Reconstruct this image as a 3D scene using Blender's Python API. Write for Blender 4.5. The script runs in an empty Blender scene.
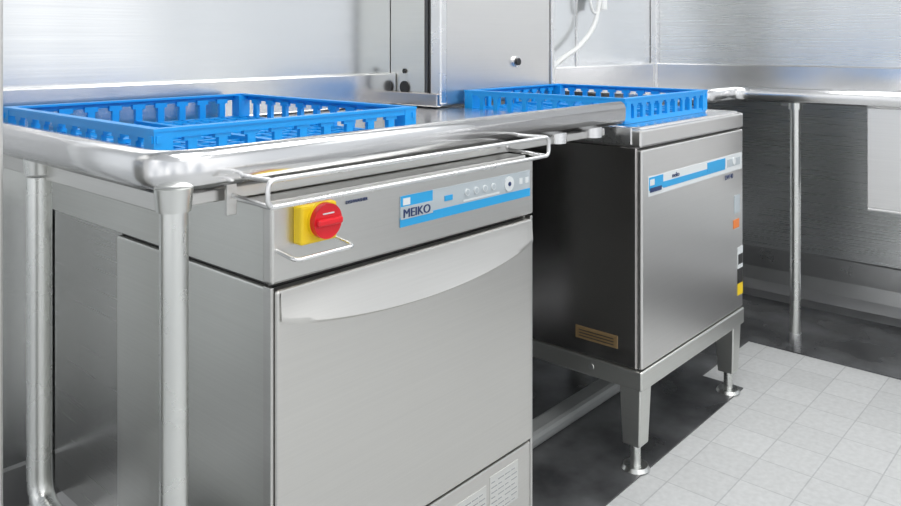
import bpy, bmesh, math
from mathutils import Vector, Matrix

S = bpy.context.scene
S.view_settings.view_transform = 'Standard'

# ------------------------------------------------------------------ materials
def mat_base(name):
    m = bpy.data.materials.new(name); m.use_nodes = True
    nt = m.node_tree
    return m, nt, nt.nodes['Principled BSDF']

def steel(name, col=(.60, .60, .59), rough=.30, stretch=(1.5, 1.5, 140), var=.06, bump=.008, wob=0.0, wobscale=2.0, blot=.05, wobstretch=(1, 1, 1)):
    m, nt, p = mat_base(name)
    N = nt.nodes; L = nt.links
    tc = N.new('ShaderNodeTexCoord')
    mp = N.new('ShaderNodeMapping'); mp.inputs['Scale'].default_value = stretch
    L.new(tc.outputs['Object'], mp.inputs['Vector'])
    n1 = N.new('ShaderNodeTexNoise'); n1.inputs['Scale'].default_value = 2.5; n1.inputs['Detail'].default_value = 4
    L.new(mp.outputs[0], n1.inputs['Vector'])
    mp2 = N.new('ShaderNodeMapping'); mp2.inputs['Scale'].default_value = wobstretch
    L.new(tc.outputs['Object'], mp2.inputs['Vector'])
    n2 = N.new('ShaderNodeTexNoise'); n2.inputs['Scale'].default_value = wobscale; n2.inputs['Detail'].default_value = 1
    L.new(mp2.outputs[0], n2.inputs['Vector'])
    mr = N.new('ShaderNodeMapRange'); mr.inputs[1].default_value = .3; mr.inputs[2].default_value = .7
    mr.inputs[3].default_value = rough - var * .5; mr.inputs[4].default_value = rough + var * .5
    L.new(n1.outputs['Fac'], mr.inputs[0]); L.new(mr.outputs[0], p.inputs['Roughness'])
    mx = N.new('ShaderNodeMix'); mx.data_type = 'RGBA'
    c2 = tuple(c * (1 - blot) for c in col)
    mx.inputs[6].default_value = (*col, 1); mx.inputs[7].default_value = (*c2, 1)
    ad = N.new('ShaderNodeMath'); ad.operation = 'ADD'
    L.new(n1.outputs['Fac'], ad.inputs[0]); L.new(n2.outputs['Fac'], ad.inputs[1])
    mr2 = N.new('ShaderNodeMapRange'); mr2.inputs[1].default_value = .7; mr2.inputs[2].default_value = 1.3
    L.new(ad.outputs[0], mr2.inputs[0]); L.new(mr2.outputs[0], mx.inputs[0])
    L.new(mx.outputs[2], p.inputs['Base Color'])
    p.inputs['Metallic'].default_value = 1
    if bump > 0:
        b = N.new('ShaderNodeBump'); b.inputs['Strength'].default_value = bump; b.inputs['Distance'].default_value = .002
        L.new(n1.outputs['Fac'], b.inputs['Height'])
        L.new(b.outputs[0], p.inputs['Normal'])
    if wob > 0:
        b2 = N.new('ShaderNodeBump'); b2.inputs['Strength'].default_value = wob; b2.inputs['Distance'].default_value = .05
        L.new(n2.outputs['Fac'], b2.inputs['Height'])
        if bump > 0: L.new(b2.outputs[0], b.inputs['Normal'])
        else: L.new(b2.outputs[0], p.inputs['Normal'])
    return m

def plain(name, col, rough=.5, metal=0, noise=.0, scale=30):
    m, nt, p = mat_base(name)
    p.inputs['Roughness'].default_value = rough; p.inputs['Metallic'].default_value = metal
    N = nt.nodes; L = nt.links
    tc = N.new('ShaderNodeTexCoord'); n = N.new('ShaderNodeTexNoise'); n.inputs['Scale'].default_value = scale
    L.new(tc.outputs['Object'], n.inputs['Vector'])
    mx = N.new('ShaderNodeMix'); mx.data_type = 'RGBA'
    mx.inputs[6].default_value = (*[c * (1 - noise) for c in col], 1)
    mx.inputs[7].default_value = (*[min(1, c * (1 + noise)) for c in col], 1)
    L.new(n.outputs['Fac'], mx.inputs[0]); L.new(mx.outputs[2], p.inputs['Base Color'])
    return m

M_body = steel('steel_body', (.65, .645, .625), .32, bump=0, var=.04)
M_side = steel('steel_side', (.71, .715, .685), .36, bump=0, var=.04)
M_side2 = steel('steel_side_rear', (.60, .60, .58), .26, bump=0, var=.03, wob=.12, wobscale=3, wobstretch=(1, 2, .4))
M_door = steel('steel_door', (.67, .66, .635), .34, bump=0, var=.03)
M_dark = steel('steel_shadow', (.12, .12, .12), .4)
M_dark2 = steel('steel_dimmed', (.52, .50, .49), .20, bump=0, var=.01, blot=.03)  # dimmer steel: the dark gap mirrored in dishwasher side_left is put into this colour
M_front2 = steel('steel_front', (.74, .73, .715), .30, bump=0, var=.01, blot=.03)
M_table = steel('steel_table', (.78, .78, .785), .20, stretch=(2, 2, 2), bump=0)
M_tube = steel('steel_tube', (.73, .74, .72), .28, stretch=(8, 8, 8), bump=.0)
M_bright = steel('steel_bright', (.82, .82, .82), .28, stretch=(8, 8, 8), bump=0)
M_wall = steel('steel_wall', (.79, .805, .815), .22, stretch=(1.0, 1.0, 110), wob=.24, wobscale=1.8, var=.05, bump=0, blot=.05, wobstretch=(1.4, 1.4, .5))
M_wallr = steel('steel_wall_right', (.80, .815, .825), .28, stretch=(1.0, 1.0, 110), wob=.18, wobscale=1.8, var=.05, bump=0, blot=.06, wobstretch=(1.4, 1.4, .5))
M_cove = steel('steel_cove', (.58, .585, .59), .30, stretch=(4, 4, 4), wob=0, bump=0)
M_bowl = steel('steel_sink', (.86, .86, .86), .5, bump=0)
M_blue = plain('rack_blue_plastic', (.003, .30, .76), .40)
M_blue_lab = plain('label_blue', (.02, .33, .66), .4)
M_white = plain('label_white', (.66, .69, .70), .4)
M_grey_lab = plain('label_grey', (.42, .47, .50), .4)
M_navy = plain('label_navy', (.01, .03, .12), .4)
M_red = plain('red_plastic', (.66, .010, .02), .3)
M_yel = plain('yellow_plastic', (.8, .56, .01), .4)
M_orange = plain('orange_label', (.75, .2, .03), .4)
M_black = plain('black_rubber', (.012, .012, .012), .4)
M_brass = plain('brass_plate', (.38, .26, .13), .4, .6)
M_paint = plain('painted_wall', (.78, .79, .80), .6)
M_hose = plain('white_hose', (.70, .71, .70), .35)
M_curb = plain('curb_concrete', (.27, .28, .28), .5, 0, .15, 12)

def tile_mat():
    m, nt, p = mat_base('floor_tile'); N = nt.nodes; L = nt.links
    tc = N.new('ShaderNodeTexCoord'); mp = N.new('ShaderNodeMapping')
    mp.inputs['Location'].default_value = (.02, .02, 0)
    L.new(tc.outputs['Object'], mp.inputs['Vector'])
    br = N.new('ShaderNodeTexBrick'); br.offset = 0; br.squash = 1
    br.inputs['Scale'].default_value = 1
    br.inputs['Brick Width'].default_value = .12; br.inputs['Row Height'].default_value = .12
    br.inputs['Mortar Size'].default_value = .0018; br.inputs['Mortar Smooth'].default_value = .3
    br.inputs['Color1'].default_value = (.48, .49, .49, 1); br.inputs['Color2'].default_value = (.52, .53, .53, 1)
    br.inputs['Mortar'].default_value = (.38, .39, .395, 1)
    L.new(mp.outputs[0], br.inputs['Vector'])
    n = N.new('ShaderNodeTexNoise'); n.inputs['Scale'].default_value = 70; n.inputs['Detail'].default_value = 3
    L.new(tc.outputs['Object'], n.inputs['Vector'])
    mr = N.new('ShaderNodeMapRange'); mr.inputs[3].default_value = .84; mr.inputs[4].default_value = 1.16
    L.new(n.outputs['Fac'], mr.inputs[0])
    mx = N.new('ShaderNodeVectorMath'); mx.operation = 'SCALE'
    L.new(br.outputs['Color'], mx.inputs[0]); L.new(mr.outputs[0], mx.inputs['Scale'])
    L.new(mx.outputs[0], p.inputs['Base Color'])
    p.inputs['Roughness'].default_value = .55
    b = N.new('ShaderNodeBump'); b.inputs['Strength'].default_value = .15; b.inputs['Distance'].default_value = .002
    b.invert = True
    L.new(br.outputs['Fac'], b.inputs['Height']); L.new(b.outputs[0], p.inputs['Normal'])
    return m
M_tile = tile_mat()

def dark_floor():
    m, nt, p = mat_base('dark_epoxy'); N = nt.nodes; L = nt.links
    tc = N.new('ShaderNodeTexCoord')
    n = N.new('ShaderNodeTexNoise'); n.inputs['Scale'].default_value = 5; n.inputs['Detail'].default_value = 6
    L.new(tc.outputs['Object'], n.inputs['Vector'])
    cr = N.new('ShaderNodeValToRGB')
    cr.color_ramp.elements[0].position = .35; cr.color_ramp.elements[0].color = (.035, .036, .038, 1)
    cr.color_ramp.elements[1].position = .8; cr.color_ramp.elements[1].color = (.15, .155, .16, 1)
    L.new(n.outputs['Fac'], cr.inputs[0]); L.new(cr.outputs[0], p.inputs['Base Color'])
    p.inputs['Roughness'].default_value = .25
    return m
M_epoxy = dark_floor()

# ------------------------------------------------------------------ helpers
def empty(name, loc):
    e = bpy.data.objects.new(name, None); S.collection.objects.link(e)
    e.location = loc; e.empty_display_size = .05
    return e

def finish(bm, name, mat, parent=None, smooth=False, bevel=0, seg=2):
    if bevel > 0:
        bmesh.ops.bevel(bm, geom=[e for e in bm.edges], offset=bevel, segments=seg, profile=.5, affect='EDGES')
    bmesh.ops.recalc_face_normals(bm, faces=bm.faces)
    me = bpy.data.meshes.new(name); bm.to_mesh(me); bm.free()
    if smooth:
        for f in me.polygons: f.use_smooth = True
    ob = bpy.data.objects.new(name, me); S.collection.objects.link(ob)
    me.materials.append(mat)
    if parent:
        ob.parent = parent
        ob.matrix_parent_inverse = Matrix.Translation(parent.location).inverted()
    return ob

def add_box(bm, x0, x1, y0, y1, z0, z1):
    vs = [bm.verts.new(c) for c in ((x0,y0,z0),(x1,y0,z0),(x1,y1,z0),(x0,y1,z0),(x0,y0,z1),(x1,y0,z1),(x1,y1,z1),(x0,y1,z1))]
    for f in ((0,3,2,1),(4,5,6,7),(0,1,5,4),(1,2,6,5),(2,3,7,6),(3,0,4,7)):
        bm.faces.new([vs[i] for i in f])

def box(name, x0, x1, y0, y1, z0, z1, mat, parent=None, bevel=.002):
    bm = bmesh.new(); add_box(bm, x0, x1, y0, y1, z0, z1)
    return finish(bm, name, mat, parent, bevel=bevel)

def add_cyl(bm, p0, p1, r0, r1=None, seg=32, cap=True):
    r1 = r0 if r1 is None else r1
    p0 = Vector(p0); p1 = Vector(p1); d = (p1 - p0)
    q = d.to_track_quat('Z', 'Y').to_matrix().to_4x4()
    mtx = Matrix.Translation((p0 + p1) / 2) @ q
    bmesh.ops.create_cone(bm, cap_ends=cap, segments=seg, radius1=r0, radius2=r1, depth=d.length, matrix=mtx)

def cyl(name, p0, p1, r, mat, parent=None, r1=None, seg=32):
    bm = bmesh.new(); add_cyl(bm, p0, p1, r, r1, seg)
    ob = finish(bm, name, mat, parent, smooth=True)
    for f in ob.data.polygons:
        if len(f.vertices) > 4: f.use_smooth = False
    ob.data.set_sharp_from_angle(angle=math.radians(40))
    return ob

def fillet(pts, r, n=6, closed=False):
    out = []; P = [Vector(p) for p in pts]; k = len(P)
    for i in range(k):
        if not closed and i in (0, k - 1): out.append(P[i]); continue
        a = P[i - 1]; b = P[i]; c = P[(i + 1) % k]
        u = (a - b).normalized(); v = (c - b).normalized()
        rr = min(r, (a - b).length * .49, (c - b).length * .49)
        s = b + u * rr; e = b + v * rr
        for j in range(n + 1):
            t = j / n
            out.append((1 - t) ** 2 * s + 2 * t * (1 - t) * b + t * t * e)
    return out

def tube(name, pts, r, mat, parent=None, closed=False, fil=0, res=6):
    if fil: pts = fillet(pts, fil, 6, closed)
    cu = bpy.data.curves.new(name, 'CURVE'); cu.dimensions = '3D'; cu.bevel_depth = r; cu.bevel_resolution = res; cu.use_fill_caps = True
    sp = cu.splines.new('POLY'); sp.points.add(len(pts) - 1)
    for i, p in enumerate(pts): sp.points[i].co = (*p, 1)
    sp.use_cyclic_u = closed
    tmp = bpy.data.objects.new('tmp', cu); S.collection.objects.link(tmp)
    dg = bpy.context.evaluated_depsgraph_get()
    me = bpy.data.meshes.new_from_object(tmp.evaluated_get(dg))
    bpy.data.objects.remove(tmp)
    ob = bpy.data.objects.new(name, me); S.collection.objects.link(ob)
    me.materials.clear(); me.materials.append(mat)
    for f in me.polygons: f.use_smooth = True
    if parent:
        ob.parent = parent; ob.matrix_parent_inverse = Matrix.Translation(parent.location).inverted()
    return ob

def text(name, body, loc, size, mat, parent, rotz=0, sx=1, ext=.0004, off=0):
    cu = bpy.data.curves.new(name, 'FONT'); cu.body = body; cu.size = size; cu.extrude = ext; cu.offset = off
    tmp = bpy.data.objects.new('tmp', cu); S.collection.objects.link(tmp)
    dg = bpy.context.evaluated_depsgraph_get(); dg.update()
    me = bpy.data.meshes.new_from_object(tmp.evaluated_get(dg)); bpy.data.objects.remove(tmp)
    me.transform(Matrix.Translation(loc) @ Matrix.Rotation(rotz, 4, 'Z') @ Matrix.Rotation(math.radians(90), 4, 'X') @ Matrix.Diagonal((sx, 1, 1, 1)))
    ob = bpy.data.objects.new(name, me); S.collection.objects.link(ob)
    me.materials.clear(); me.materials.append(mat)
    ob.parent = parent; ob.matrix_parent_inverse = Matrix.Translation(parent.location).inverted()
    return ob

# ------------------------------------------------------------------ room
XR, YB = 3.18, 1.635
H = 2.6
box('floor', -2.6, XR + .1, -3.1, YB + .1, -.1, 0, M_tile, bevel=0)
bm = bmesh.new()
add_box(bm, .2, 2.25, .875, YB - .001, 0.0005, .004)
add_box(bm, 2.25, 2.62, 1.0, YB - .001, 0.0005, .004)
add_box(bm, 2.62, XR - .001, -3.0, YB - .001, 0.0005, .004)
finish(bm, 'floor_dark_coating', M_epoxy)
box('wall_back', -2.6, XR + .1, YB, YB + .1, 0, H, M_wall, bevel=0)
box('wall_right', XR, XR + .1, -3.1, YB, 0, H, M_wallr, bevel=0)
box('wall_left', .20, .345, 1.02, 1.14, 0, H, M_body, bevel=.004)
box('ceiling', -2.6, XR + .1, -3.1, YB + .1, H, H + .1, M_paint, bevel=0)

def cove(name, axis):
    prof = [(0, .185), (.006, .18), (.008, .10), (.018, .05), (.045, .018), (.09, .004), (.09, 0), (0, 0)]
    bm = bmesh.new(); rings = []
    ends = [(-3.0), (YB)] if axis == 'x' else [(-2.5), (XR)]
    for e in ends:
        rings.append([bm.verts.new((XR - d, e, z) if axis == 'x' else (e, YB - d, z)) for d, z in prof])
    n = len(prof)
    for i in range(n):
        bm.faces.new((rings[0][i], rings[0][(i + 1) % n], rings[1][(i + 1) % n], rings[1][i]))
    for r in rings: bm.faces.new(r)
    return finish(bm, name, M_cove)
cove('baseboard_right', 'x'); cove('baseboard_back', 'y')

box('trim_1', 2.55, 2.562, YB - .004, YB, .19, H, M_bright, bevel=.001)
box('trim_2', XR - .03, XR - .001, YB - .03, YB - .001, .19, H, M_bright, bevel=.004)
box('trim_4', XR - .005, XR, -.45, -.44, .19, H, M_bright, bevel=.001)
box('floor_curb', 1.24, 2.30, 1.12, 1.18, .004, .040, M_curb, bevel=.012)

# ------------------------------------------------------------------ boxed column behind
col = empty('service_column', (1.85, 1.55, .9))
box('casing', 1.58, 2.12, 1.455, YB - .001, .823, H, M_body, col, .003)
box('front_panel', 1.605, 2.105, 1.447, 1.455, .83, H, M_front2, col, .001)
box('corner_channel', 1.572, 1.600, 1.437, 1.475, .83, H, M_bright, col, .004)
box('channel_slot', 1.602, 1.606, 1.444, 1.456, .83, H, M_black, col, .0005)
box('channel_slot_side', 1.577, 1.581, 1.478, 1.486, .83, H, M_black, col, .0005)
box('right_flange', 2.108, 2.124, 1.440, 1.46, .83, H, M_bright, col, .002)
box('side_plate', 1.574, 1.581, 1.50, YB - .002, .86, H, M_side, col, .001)
box('side_gap', 1.576, 1.581, 1.488, 1.50, .86, H, M_dark, col, .0005)
cyl('socket_large', (1.570, 1.575, .872), (1.576, 1.575, .872), .018, M_black, col)
cyl('socket_small', (1.570, 1.575, .918), (1.576, 1.575, .918), .007, M_black, col)
cyl('knob_ring', (1.923, 1.440, .94), (1.923, 1.448, .94), .016, M_bright, col)
cyl('knob', (1.923, 1.434, .94), (1.923, 1.442, .94), .011, M_black, col)
box('base_strip', 1.56, 1.58, 1.44, YB - .002, .823, .86, M_dark2, col, .003)

# ------------------------------------------------------------------ table rolled marine edge
PROF = [(.030, -.050), (.010, -.052), (.002, -.044), (0, -.034), (0, -.014), (.004, -.005), (.012, 0), (.024, -.001), (.033, -.008), (.042, -.030), (.052, -.040), (.062, -.043)]
def rim_mesh(name, pts, r, ztop, mat, parent, prof=PROF, side=1):
    P = [Vector((x, y, 0)) for x, y in pts]
    path = fillet(P, r, 10)
    bm = bmesh.new(); rings = []
    for i, p in enumerate(path):
        if i == 0: t = path[1] - path[0]
        elif i == len(path) - 1: t = path[-1] - path[-2]
        else: t = (path[i + 1] - path[i]).normalized() + (path[i] - path[i - 1]).normalized()
        t.normalize(); nrm = Vector((-t.y, t.x, 0)) * side
        rings.append([bm.verts.new(p + nrm * d + Vector((0, 0, ztop + z))) for d, z in prof])
    for a, b in zip(rings[:-1], rings[1:]):
        for j in range(len(prof) - 1):
            bm.faces.new((a[j], a[j + 1], b[j + 1], b[j]))
    bm.faces.new(rings[0]); bm.faces.new(rings[-1])
    return finish(bm, name, mat, parent, smooth=True)

ZT = .862
tab = empty('steel_dish_table', (1.0, 1.3, .8))
rim_mesh('rolled_rim', [(.478, 1.625), (.478, .905), (1.625, .905)], .075, ZT, M_table, tab, side=1)
box('deck', .535, 1.625, .960, 1.625, .80, .8195, M_table, tab, .001)
box('trim_5', .48, 1.572, 1.608, YB - .001, .822, .912, M_table, None, .004)
box('front_channel', .52, 1.60, .945, .985, .783, .80, M_body, tab, .002)
box('side_channel', .515, .545, .96, 1.60, .775, .80, M_body, tab, .002)
ly0, ly1, lx = .928, 1.358, .512
tube('rear_leg', [(lx, ly1, .78), (lx, ly1, .245), (lx, ly0, .245)], .019, M_tube, tab, fil=.05)
cyl('front_leg', (lx, ly0, .0), (lx, ly0, .79), .0180, M_tube, tab)
cyl('rear_leg_lower', (lx, ly1, .0), (lx, ly1, .24), .019, M_tube, tab)
for i, (x, y) in enumerate([(lx, ly0), (lx, ly1)]):
    cyl('leg_socket_%d' % (i + 1), (x, y, .785), (x, y, .815), .0215, M_tube, tab, r1=.0245)
cyl('rim_socket_1', (1.40, .945, .785), (1.40, .945, .815), .022, M_bright, tab)
cyl('rim_socket_2', (1.54, .945, .785), (1.54, .945, .815), .024, M_bright, tab)
zc0, zc1, yb = .787, .822, .842
tube('wire_bar', [(.594, yb, zc0), (.594, yb, zc1), (1.222, yb, zc1), (1.222, yb, zc0)], .0036, M_bright, tab, closed=True, fil=.012)
for i, x in enumerate((.600, 1.214)):
    tube('bar_arm_%d' % (i + 1), [(x, yb, zc1), (x, .935, zc1 - .002)], .0036, M_bright, tab)
    tube('bar_arm_low_%d' % (i + 1), [(x, yb, zc0), (x, .935, zc0 + .004), (x, .935, .81)], .0036, M_bright, tab, fil=.01)
box('bar_bracket', .590, .606, .93, .936, .765, .815, M_body, tab, .001)

# ------------------------------------------------------------------ dishwasher 1
dw = empty('undercounter_dishwasher', (.93, 1.1, 0))
X0, X1, Y0, Y1 = .6275, 1.2275, .889, 1.33
YE = YB - .012
box('inner_body', X0 + .008, X1 - .008, Y0 + .012, Y1 - .002, .10, .774, M_dark, dw, .002)
box('side_upper_left', X0 + .003, X0 + .012, Y0 + .014, YE, .672, .778, M_side, dw, .001)
box('side_left', X0, X0 + .009, Y0 + .008, Y1, .10, .667, M_side, dw, .003)
box('side_right', X1 - .009, X1, Y0 + .008, Y1, .10, .778, M_side, dw, .003)
box('top_cover', X0, X1, Y0 + .01, YE, .774, .782, M_body, dw, .002)
box('rear_upper', X0 + .010, X1 - .03, Y1 - .005, YE, .672, .775, M_side, dw, .003)
box('rear_service_panel', X0 + .013, X0 + .030, Y1 + .003, YE, .12, .670, M_side2, dw, .002)
box('fascia', X0, X1, Y0 - .008, Y0 + .014, .672, .778, M_body, dw, .004)
box('door', X0 + .006, X1 - .010, Y0 - .012, Y0 + .010, .246, .664, M_door, dw, .004)
box('door_frame_left', X0, X0 + .005, Y0 - .006, Y0 + .012, .10, .668, M_body, dw, .001)
box('door_frame_right', X1 - .007, X1, Y0 - .006, Y0 + .012, .10, .668, M_body, dw, .001)
box('lower_panel', X0 + .006, X1 - .010, Y0 - .008, Y0 + .012, .10, .240, M_door, dw, .003)
# bowed lip handle
bm = bmesh.new()
nx, nz = 40, 8
hx0, hx1 = X0 + .010, X1 - .014
gr = []
for i in range(nx + 1):
    t = i / nx; x = hx0 + (hx1 - hx0) * t
    s = (4 * t * (1 - t)) ** .8
    zb = .626 - .030 * s
    rowv = []
    for j in range(nz + 1):
        u = j / nz
        z = .662 + (zb - .662) * u
        d = .003 + .020 * (u ** 1.5) * (.12 + .88 * s)
        rowv.append(bm.verts.new((x, Y0 - .012 - d, z)))
    rowv.append(bm.verts.new((x, Y0 - .012 - .003 - .014 * (.12 + .88 * s), zb - .004)))
    rowv.append(bm.verts.new((x, Y0 - .0115, zb + .008)))
    gr.append(rowv)
for a, b in zip(gr[:-1], gr[1:]):
    for j in range(len(a) - 1): bm.faces.new((a[j], a[j + 1], b[j + 1], b[j]))
bm.faces.new(gr[0]); bm.faces.new(gr[-1])
hd = finish(bm, 'door_handle', M_door, dw, smooth=True)
hd.data.set_sharp_from_angle(angle=math.radians(50))
# lower information plates
M_vent = steel('steel_vent', (.80, .80, .78), .35)
M_line = plain('plate_print', (.30, .31, .32), .5)
for gi, (gx, gw, zt) in enumerate(((.985, 5, 6), (1.098, 4, 7))):
    bm = bmesh.new(); bm2 = bmesh.new()
    add_box(bm, gx - .004, gx + gw * .0195 + .001, Y0 - .0090, Y0 - .0075, .150, .155 + zt * .0095)
    for r in range(zt):
        for c in range(gw):
            x = gx + c * .0195; z = .154 + r * .0092
            add_box(bm2, x, x + (.0165 if (r + c) % 3 else .010), Y0 - .0094, Y0 - .0086, z, z + .0016)
    finish(bm, 'info_plate_%d' % (gi + 1), M_vent, dw); finish(bm2, 'info_lines_%d' % (gi + 1), M_line, dw)
for i, (x, y) in enumerate([(X0 + .05, Y0 + .06), (X1 - .05, Y0 + .06), (X0 + .05, Y1 - .06), (X1 - .05, Y1 - .06)]):
    cyl('foot_%d' % (i + 1), (x, y, 0.004), (x, y, .105), .018, M_tube, dw)
yf = Y0 - .0085
def lab(nm, x0, x1, z0, z1, m, k=0, yy=None, par=None):
    y = (yf if yy is None else yy) - .0006 * k
    return box(nm, x0, x1, y - .0008, y + .0004, z0, z1, m, par or dw, .0002)
LX0, LX1 = .868, 1.214
lab('label_base', LX0, LX1, .708, .757, M_grey_lab, 0)
lab('label_blue_band', LX0, LX1, .708, .723, M_blue_lab, 1)
lab('label_logo_block', LX0 + .001, LX0 + .075, .738, .757, M_blue_lab, 1)
lab('label_logo_white', LX0 + .006, LX0 + .022, .742, .753, M_white, 2)
lab('label_light_mid', LX0 + .001, LX0 + .075, .720, .740, M_grey_lab, 2)
text('brand_text', 'MEIKO', (LX0 + .005, yf - .0024, .7225), .0195, M_navy, dw, sx=1.08)
text('brand_text_bold', 'MEIKO', (LX0 + .0058, yf - .0025, .7225), .0195, M_navy, dw, sx=1.08)
cyl('dial', (1.148, yf - .003, .7395), (1.148, yf, .7395), .0135, M_white, dw)
cyl('dial_mark', (1.148, yf - .004, .7395), (1.148, yf, .7395), .004, M_navy, dw)
for i in range(4):
    cyl('button_%d' % (i + 1), (1.03 + i * .024, yf - .003, .741), (1.03 + i * .024, yf, .741), .0060, M_white, dw)
    cyl('button_core_%d' % (i + 1), (1.03 + i * .024, yf - .0036, .741), (1.03 + i * .024, yf, .741), .0044, M_grey_lab, dw)
lab('button_end', 1.180, 1.190, .734, .745, M_white, 1)
lab('button_end_2', 1.199, 1.209, .734, .745, M_white, 1)
lab('display', .972, .992, .734, .743, M_blue_lab, 2)
lab('display_low', 1.02, 1.12, .7255, .729, M_white, 1)
# rotary isolator switch
sx, sz = .695, .752
box('switch_plate', sx - .032, sx + .032, Y0 - .026, Y0 - .006, sz - .031, sz + .023, M_yel, dw, .004)
cyl('switch_collar', (sx + .004, Y0 - .030, sz), (sx + .004, Y0 - .024, sz), .0255, M_yel, dw)
cyl('switch_knob', (sx + .004, Y0 - .040, sz), (sx + .004, Y0 - .028, sz), .0245, M_red, dw)
box('switch_grip', sx - .018, sx + .026, Y0 - .047, Y0 - .038, sz - .005, sz + .005, M_red, dw, .003)
box('switch_text', sx - .006, sx + .014, Y0 - .0408, Y0 - .0395, sz + .010, sz + .012, M_white, dw, .0002)
tube('switch_guard', [(.636, Y0 - .004, .718), (.636, Y0 - .050, .712), (.738, Y0 - .050, .712), (.738, Y0 - .004, .718)], .003, M_bright, dw, fil=.012)
text('fascia_text', 'DISHWASHER', (.757, yf - .0005, .762), .007, M_navy, dw)

# ------------------------------------------------------------------ dishwasher 2
d2 = empty('front_loading_dishwasher', (1.93, 1.17, 0))
A0, A1, B0, B1 = 1.632, 2.232, .872, 1.43
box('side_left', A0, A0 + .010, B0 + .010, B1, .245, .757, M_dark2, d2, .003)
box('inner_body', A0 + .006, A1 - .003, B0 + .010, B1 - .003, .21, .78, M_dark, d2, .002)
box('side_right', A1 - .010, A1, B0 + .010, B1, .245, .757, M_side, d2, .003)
box('front_door', A0 + .002, A1 - .002, B0 - .004, B0 + .012, .247, .752, M_front2, d2, .004)
box('lid', A0 - .002, A1 + .002, B0 - .004, B1, .757, .798, M_front2, d2, .005)
box('lid_side_strip', A0 - .005, A0, B0 + .02, B1, .762, .802, M_bright, d2, .002)
box('lid_top', A0 + .015, A1 - .01, B0 + .008, B1 - .02, .796, .803, M_table, d2, .003)
box('base_frame', A0 - .003, A1 + .003, B0 - .006, B1, .198, .243, M_side, d2, .004)
cyl('frame_screw', (A0 - .005, 1.00, .222), (A0 - .002, 1.00, .222), .007, M_bright, d2)
for i, (x, y) in enumerate([(A0 + .030, B0 + .028), (A1 - .030, B0 + .028), (A0 + .030, B1 - .03), (A1 - .030, B1 - .03)]):
    bm = bmesh.new()
    w0, w1 = .027, .022
    top = [bm.verts.new((x + a * w0, y + b * w0, .199)) for a, b in ((-1, -1), (1, -1), (1, 1), (-1, 1))]
    bot = [bm.verts.new((x + a * w1, y + b * w1, .062)) for a, b in ((-1, -1), (1, -1), (1, 1), (-1, 1))]
    bm.faces.new(top); bm.faces.new(bot[::-1])
    for k in range(4): bm.faces.new((top[k], bot[k], bot[(k + 1) % 4], top[(k + 1) % 4]))
    finish(bm, 'leg_%d' % (i + 1), M_side, d2, bevel=.003)
    cyl('foot_stem_%d' % (i + 1), (x, y, .012), (x, y, .064), .012, M_tube, d2)
    cyl('foot_disc_%d' % (i + 1), (x, y, .004), (x, y, .012), .033, M_tube, d2, r1=.028)
y2 = B0 - .0045
lab('label_base', 1.662, 2.218, .641, .687, M_white, 0, y2, d2)
lab('label_logo', 1.664, 1.735, .655, .685, M_blue_lab, 1, y2, d2)
lab('label_logo_white', 1.668, 1.690, .666, .680, M_white, 2, y2, d2)
lab('label_band', 1.735, 2.10, .652, .667, M_blue_lab, 1, y2, d2)
lab('label_panel', 1.985, 2.10, .660, .683, M_blue_lab, 2, y2, d2)
lab('label_keys', 2.115, 2.205, .655, .676, M_grey_lab, 1, y2, d2)
lab('label_navy', 1.668, 1.725, .650, .660, M_navy, 3, y2, d2)
text('label_text', 'meiko', (1.78, y2 - .002, .671), .016, M_navy, d2)
text('model_text', 'DW 40', (2.10, y2 - .001, .622), .018, M_navy, d2)
cyl('label_dial', (2.16, y2 - .003, .668), (2.16, y2, .668), .010, M_white, d2)
lab('notice_grey', 2.165, 2.205, .52, .57, M_grey_lab, 0, y2, d2)
lab('notice_orange', 2.160, 2.200, .478, .502, M_orange, 0, y2, d2)
lab('warning_white', 2.190, 2.226, .36, .42, M_white, 0, y2, d2)
lab('warning_black', 2.192, 2.224, .372, .40, M_black, 1, y2, d2)
lab('warning_black_low', 2.190, 2.226, .318, .36, M_black, 0, y2, d2)
lab('warning_yellow', 2.190, 2.226, .285, .318, M_yel, 0, y2, d2)
box('rating_plate', A0 - .0015, A0 + .001, .930, 1.045, .282, .312, M_brass, d2, .0004)
bm = bmesh.new()
for r in range(3):
    add_box(bm, A0 - .0022, A0 - .001, .940, 1.035, .288 + r * .007, .290 + r * .007)
finish(bm, 'rating_plate_lines', M_dark, d2)

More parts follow.
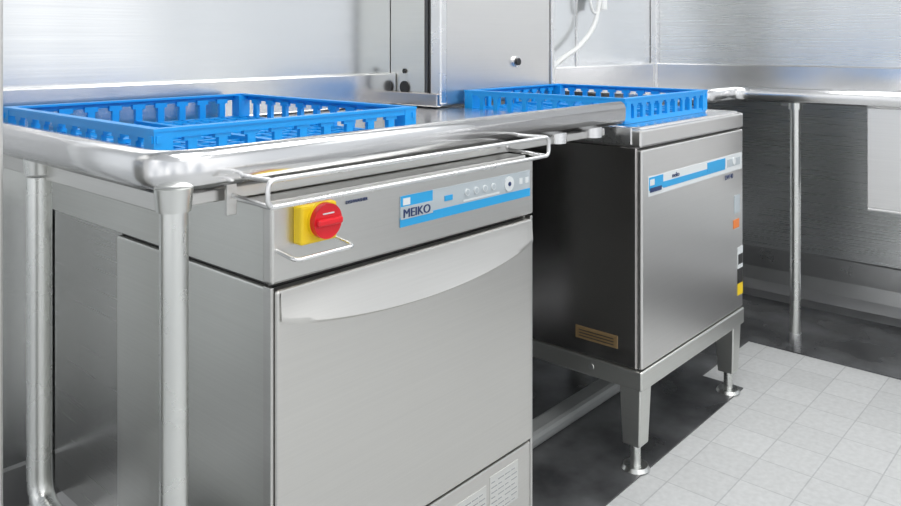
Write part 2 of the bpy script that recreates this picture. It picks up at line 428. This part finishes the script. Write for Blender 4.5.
# ------------------------------------------------------------------ racks
def rack(name, x0, y0, z0, w=.50, dpt=.50, h=.062):
    bm = bmesh.new()
    e = empty(name, (x0 + w / 2, y0 + dpt / 2, z0))
    x1, y1 = x0 + w, y0 + dpt; z1 = z0 + h
    def ring(ox, za, zb, th):
        a0, a1, b0, b1 = x0 + ox, x1 - ox, y0 + ox, y1 - ox
        add_box(bm, a0, a1, b0, b0 + th, za, zb); add_box(bm, a0, a1, b1 - th, b1, za, zb)
        add_box(bm, a0, a0 + th, b0 + th, b1 - th, za, zb); add_box(bm, a1 - th, a1, b0 + th, b1 - th, za, zb)
    ring(0, z1 - .004, z1, .016)
    ring(.002, z1 - .014, z1 - .004, .004)
    ring(.004, z0, z0 + .012, .012)
    n = 10
    for i in range(n + 1):
        f = i / n
        for k in (0, 1):
            L = w if k == 0 else dpt
            s = .012 + (L - .024) * f
            for side in (0, 1):
                for (pw, za, zb) in ((.026, z1 - .020, z1 - .010), (.014, z0 + .012, z1 - .020)):
                    if k == 0:
                        yy = y0 + .004 if side == 0 else y1 - .012
                        add_box(bm, x0 + s - pw / 2, x0 + s + pw / 2, yy, yy + .008, za, zb)
                    else:
                        xx = x0 + .004 if side == 0 else x1 - .012
                        add_box(bm, xx, xx + .008, y0 + s - pw / 2, y0 + s + pw / 2, za, zb)
    for cx in (x0, x1 - .030):
        for cy in (y0, y1 - .030):
            add_box(bm, cx + .001, cx + .029, cy + .001, cy + .029, z0 + .006, z1 - .004)
    finish(bm, 'frame', M_blue, e)
    bm = bmesh.new()
    m = 16
    for i in range(1, m):
        c = x0 + w * i / m
        add_box(bm, c - .0025, c + .0025, y0 + .012, y1 - .012, z0 + .002, z0 + .012)
        c = y0 + dpt * i / m
        add_box(bm, x0 + .012, x1 - .012, c - .0025, c + .0025, z0 + .0022, z0 + .0122)
    xm, ym = x0 + w / 2, y0 + dpt / 2
    add_box(bm, xm - .007, xm + .007, y0 + .012, y1 - .012, z0 + .001, z0 + .018)
    add_box(bm, x0 + .012, x1 - .012, ym - .007, ym + .007, z0 + .001, z0 + .018)
    finish(bm, 'base_grid', M_blue, e)
    return e
rack('dishwasher_rack', .525, 1.005, .8198, w=.51, dpt=.56)
rack('dishwasher_rack', 1.668, .930, .8035, w=.465, dpt=.505)

# ------------------------------------------------------------------ right sink table
st = empty('steel_sink_table', (2.9, .6, .8))
prof2 = [(.030, -.046), (.008, -.048), (.002, -.040), (0, -.030), (0, -.014), (.004, -.005), (.012, 0), (.024, -.001), (.033, -.006), (.042, -.018), (.052, -.022)]
ZR = .848
rim_mesh('rolled_rim', [(2.35, 1.06), (2.66, 1.06), (2.66, -.6)], .05, ZR, M_table, st, prof=prof2, side=1)
zd = ZR - .022
bm = bmesh.new()
add_box(bm, 2.70, 3.17, .66, 1.62, zd - .018, zd)
add_box(bm, 2.36, 2.71, 1.10, 1.62, zd - .018, zd - .0005)
add_box(bm, 2.70, 2.735, -.6, .66, zd - .018, zd)
add_box(bm, 3.125, 3.17, -.6, .66, zd - .018, zd)
add_box(bm, 2.735, 3.125, -.6, .08, zd - .018, zd)
finish(bm, 'deck', M_table, st)
box('backsplash', XR - .022, XR - .001, -.6, YB - .001, .80, .908, M_table, st, .004)
box('backsplash_rear', 2.35, XR - .022, YB - .022, YB - .001, .80, .908, M_table, st, .004)
bm = bmesh.new()
zs = zd - .018
add_box(bm, 2.675, 2.690, .08, .655, .487, zs - .012)
add_box(bm, 3.120, 3.130, .08, .655, .487, zs)
add_box(bm, 2.690, 3.120, .645, .655, .487, zs)
add_box(bm, 2.690, 3.120, .08, .09, .487, zs)
add_box(bm, 2.675, 3.130, .08, .655, .478, .487)
finish(bm, 'sink_bowl', M_bowl, st, bevel=.003)
for i, (x, y) in enumerate([(2.695, .875), (2.695, -.5)]):
    cyl('leg_%d' % (i + 1), (x, y, .004), (x, y, zs + .001), .0165, M_tube, st)
    cyl('leg_foot_%d' % (i + 1), (x, y, .004), (x, y, .04), .019, M_bright, st)
    cyl('leg_socket_%d' % (i + 1), (x, y, zs - .03), (x, y, zs + .001), .022, M_tube, st)
for i, y in enumerate((.9, -.3)):
    box('wall_bracket_%d' % (i + 1), 2.72, XR - .001, y, y + .03, zs - .025, zs, M_body, st, .002)

# ------------------------------------------------------------------ hose on the wall
ho = empty('spray_hose', (2.55, 1.59, 1.0))
pts = [(2.66, 1.585, 1.60), (2.655, 1.585, 1.30), (2.64, 1.585, 1.16), (2.60, 1.585, 1.06), (2.50, 1.585, .985), (2.40, 1.585, .945), (2.33, 1.585, .91), (2.29, 1.585, .86)]
def smooth_pts(p, n=8):
    P = [Vector(q) for q in p]; P = [P[0]] + P + [P[-1]]; out = []
    for i in range(1, len(P) - 2):
        for k in range(n):
            t = k / n
            a, b, c, d = P[i - 1], P[i], P[i + 1], P[i + 2]
            out.append(.5 * ((2 * b) + (-a + c) * t + (2 * a - 5 * b + 4 * c - d) * t * t + (-a + 3 * b - 3 * c + d) * t ** 3))
    out.append(P[-2]); return out
tube('hose', smooth_pts(pts), .009, M_hose, ho)
cyl('fitting', (2.665, 1.585, 1.125), (2.67, 1.585, 1.21), .018, M_hose, ho)
tube('second_line', smooth_pts([(2.70, 1.6, 1.6), (2.70, 1.6, 1.25), (2.68, 1.59, 1.15), (2.60, 1.59, 1.12), (2.57, 1.60, 1.3), (2.57, 1.60, 1.6)]), .006, M_hose, ho)
box('wall_clip', 2.63, 2.70, 1.595, YB, 1.17, 1.19, M_bright, ho, .002)

# ------------------------------------------------------------------ lights
def area(name, loc, sx, sy, power, rot=(0, 0, 0), col=(1, .99, .98)):
    l = bpy.data.lights.new(name, 'AREA'); l.shape = 'RECTANGLE'; l.size = sx; l.size_y = sy; l.energy = power; l.color = col
    o = bpy.data.objects.new(name, l); S.collection.objects.link(o); o.location = loc; o.rotation_euler = rot
    return o
area('ceiling_light', (.6, .1, H - .02), 1.2, 1.2, 26)
area('ceiling_light', (2.3, .2, H - .02), 1.2, 1.2, 30)
area('ceiling_light', (.8, -1.8, H - .02), 2.4, 1.0, 30)

# soft, uneven surroundings (rest of the kitchen) as a procedural environment
w = bpy.data.worlds.new('World'); S.world = w; w.use_nodes = True
nt = w.node_tree; bg = nt.nodes['Background']
tc = nt.nodes.new('ShaderNodeTexCoord'); mp = nt.nodes.new('ShaderNodeMapping'); mp.inputs['Scale'].default_value = (1, 1, .45)
nt.links.new(tc.outputs['Generated'], mp.inputs['Vector'])
nz = nt.nodes.new('ShaderNodeTexNoise'); nz.inputs['Scale'].default_value = 3.2; nz.inputs['Detail'].default_value = 1
nt.links.new(mp.outputs[0], nz.inputs['Vector'])
cr = nt.nodes.new('ShaderNodeValToRGB')
cr.color_ramp.elements[0].position = .36; cr.color_ramp.elements[0].color = (.46, .485, .52, 1)
cr.color_ramp.elements[1].position = .62; cr.color_ramp.elements[1].color = (.99, .995, 1, 1)
nt.links.new(nz.outputs['Fac'], cr.inputs[0]); nt.links.new(cr.outputs[0], bg.inputs[0])
bg.inputs[1].default_value = 1.55

# ------------------------------------------------------------------ camera
cd = bpy.data.cameras.new('camera'); cam = bpy.data.objects.new('camera', cd); S.collection.objects.link(cam)
cam.location = (0, 0, 1.0); cam.rotation_euler = (math.radians(90), 0, math.radians(-48.3))
cd.sensor_width = 36; cd.lens = 785 / 901 * 36; cd.shift_y = -211 / 901; cd.clip_start = .02
S.camera = cam
